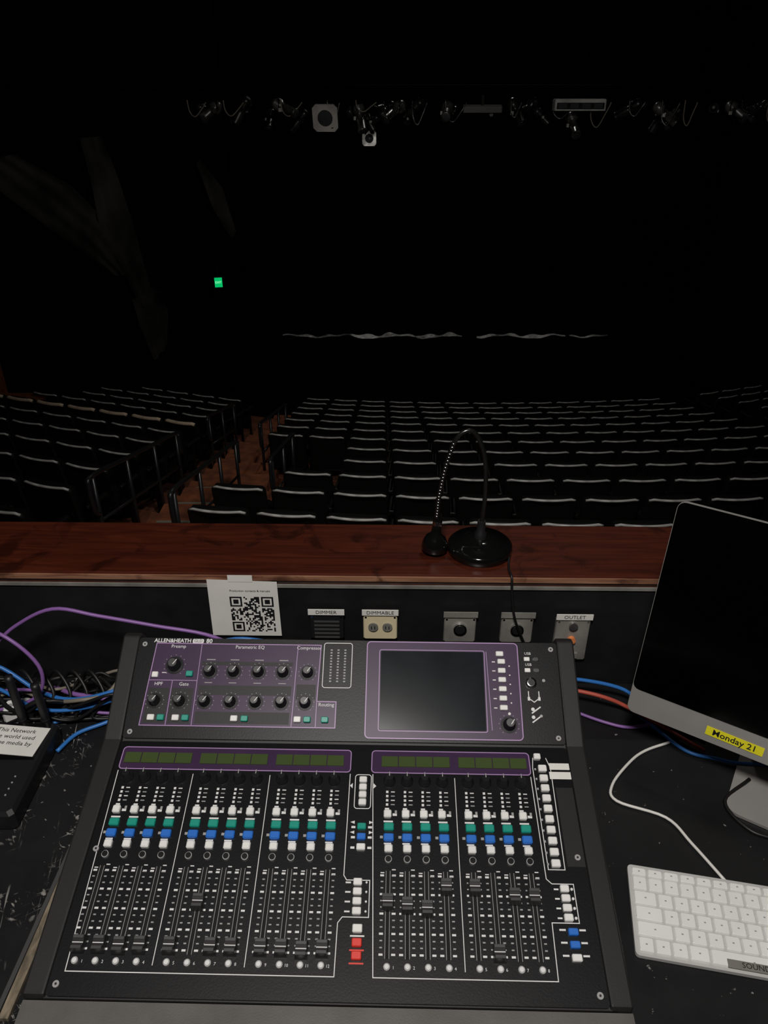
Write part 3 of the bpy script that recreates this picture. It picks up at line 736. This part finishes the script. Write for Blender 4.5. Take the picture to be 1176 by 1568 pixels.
def fresnel(x, y, z, yaw, pitch, s=1.0, mt=FIXW):
    m = MB(); A = R(pitch, 'X') @ R(-90, 'X')
    m.lathe([(.07, -.16), (.10, -.14), (.115, -.02), (.115, .05)], FIXB, A, n=20)
    m.lathe([(.10, .052), (.06, .065), (.001, .07)], LENS, A, n=20, cap=False)
    n = 20; o = []; inn = []
    for i in range(n):
        t = 2*math.pi*i/n; c_, s_ = math.cos(t), math.sin(t); k = .145/max(abs(c_), abs(s_)); o.append((c_*k, s_*k, .07)); inn.append((c_*.088, s_*.088, .07))
    m.add(o+inn, [(i, (i+1) % n, n+(i+1) % n, n+i) for i in range(n)], mt, A)
    m.add([(a, b, .05) for a, b, _ in o]+o, [(i, (i+1) % n, n+(i+1) % n, n+i) for i in range(n)], mt, A)
    yoke(m, .14, .2, BLACKOUT)
    m.obj('fresnel_spotlight', rig, M=T((x, y, z)) @ R(yaw, 'Z') @ Matrix.Scale(s, 4))
FIXM = mat('fixture_dark_metal', (.03, .03, .03), .3, metal=.5, var=.9, scale=8)
for i, a in enumerate(((-1.85, 9.1, 1.58, 150, -25), (-1.52, 9.1, 1.60, 60, -50), (-1.08, 9.1, 1.61, 240, -20), (-.26, 9.1, 1.53, 200, -60), (-.08, 9.45, 1.50, 100, -30), (.12, 9.1, 1.58, 130, -30), (.35, 9.45, 1.60, 40, -30),
          (.68, 9.1, 1.58, 170, -20), (1.42, 9.1, 1.58, 220, -50), (1.6, 9.4, 1.60, 120, -30), (2.05, 9.1, 1.46, 190, -40), (3.02, 9.1, 1.56, 250, -35), (3.2, 9.3, 1.5, 140, -30), (2.65, 9.1, 1.60, 60, -30), (3.78, 9.1, 1.58, 200, -25), (4.1, 9.2, 1.58, 120, -30))):
    profile_spot(*a, s=.68, mt=FIXB if i in (0, 2, 3, 5, 7, 10, 11, 14) else FIXM)
random.seed(5)
for x in (-2.0, -1.68, -1.3, -.95, -.35, -.18, .02, .22, .78, 1.5, 1.75, 2.35, 2.9, 3.1, 3.65, 3.9, 4.2):
    profile_spot(x, 9.4+random.uniform(-.1, .25), 1.56+random.uniform(-.08, .06), random.uniform(0, 360), random.uniform(-60, -10), s=random.uniform(.45, .62), mt=FIXM)
fresnel(-.62, 9.0, 1.53, 175, -14, .92); fresnel(-.17, 9.6, 1.28, 180, 10, .55, FIXB)
m = MB(); m.bbox((0, 0, 0), (.54, .14, .11), FIXW, r=.01); m.box((0, -.072, -.01), (.50, .004, .06), FIXD)
for k in range(4): m.box((-.19+.125*k, -.076, -.01), (.09, .006, .045), LENS)
for sx in (-.2, .2): m.box((sx, 0, .09), (.03, .03, .12), BLACKOUT)
m.obj('strip_light', rig, M=T((2.07, 9.0, 1.64)))
m = MB(); m.bbox((0, 0, 0), (.42, .10, .07), RING, r=.01); m.box((0, 0, .07), (.03, .03, .12), FIXD); m.cyl((.1, -.055, 0), .02, .01, FIXB, R(90, 'X') @ I4); m.obj('dimmer_box', rig, M=T((1.05, 9.05, 1.60)))
m = MB()
for x0 in (-2.1, -1.7, -1.1, -.6, -.3, 0, .3, .65, 1.35, 1.8, 2.2, 2.6, 2.95, 3.2, 3.8, 4.1):
    d = random.uniform(.10, .26); w = random.uniform(.08, .2); y = 8.98+random.uniform(0, .1)
    m.tube([(x0, y, 1.68), (x0+w*.1, y, 1.68-d*.7), (x0+w*.5, y-.03, 1.68-d), (x0+w, y, 1.68-d*.5), (x0+w*1.3, y, 1.66)], .006, random.choice((CBLK, FIXB, CGRY, FIXB)))
m.obj('hanging_cables', rig)

# ---------------------------------------------------------------- lights
def aim(o, loc, tgt):
    col.objects.link(o); o.location = loc; o.rotation_euler = (Vector(tgt)-Vector(loc)).to_track_quat('-Z', 'Y').to_euler()
def area(name, loc, tgt, size, power, colr):
    l = bpy.data.lights.new(name, 'AREA'); l.shape = 'DISK'; l.size = size; l.energy = power; l.color = colr
    aim(bpy.data.objects.new(name, l), loc, tgt)
area('booth_work_light', (-.15, -.25, 2.9), (0, .9, .8), .35, 38, (1, .955, .90))
area('added_rig_fill', (.6, 2.6, 3.5), (.2, 8.0, -.5), .5, 30, (1, .95, .88))  # unseen fill added to brighten the overhead rig
area('added_stage_fill', (1.5, 13.5, 5.2), (1.2, 17.4, -3.4), .5, 80, (1, .97, .92))  # unseen lamp added to light the sheeting at the stage edge
l = bpy.data.lights.new('added_seat_spot', 'SPOT'); l.energy = 330; l.spot_size = math.radians(78); l.spot_blend = 1.0; l.shadow_soft_size = .2; l.color = (1, .95, .88)  # unseen spot added over the seats; its soft cone dims the far rows
aim(bpy.data.objects.new('added_seat_spot', l), (.3, 2.6, 3.6), (.1, 6.4, -1.8))
w = bpy.data.worlds.new('world'); S.world = w; w.use_nodes = True
w.node_tree.nodes['Background'].inputs[0].default_value = (.6, .65, .8, 1); w.node_tree.nodes['Background'].inputs[1].default_value = .0015
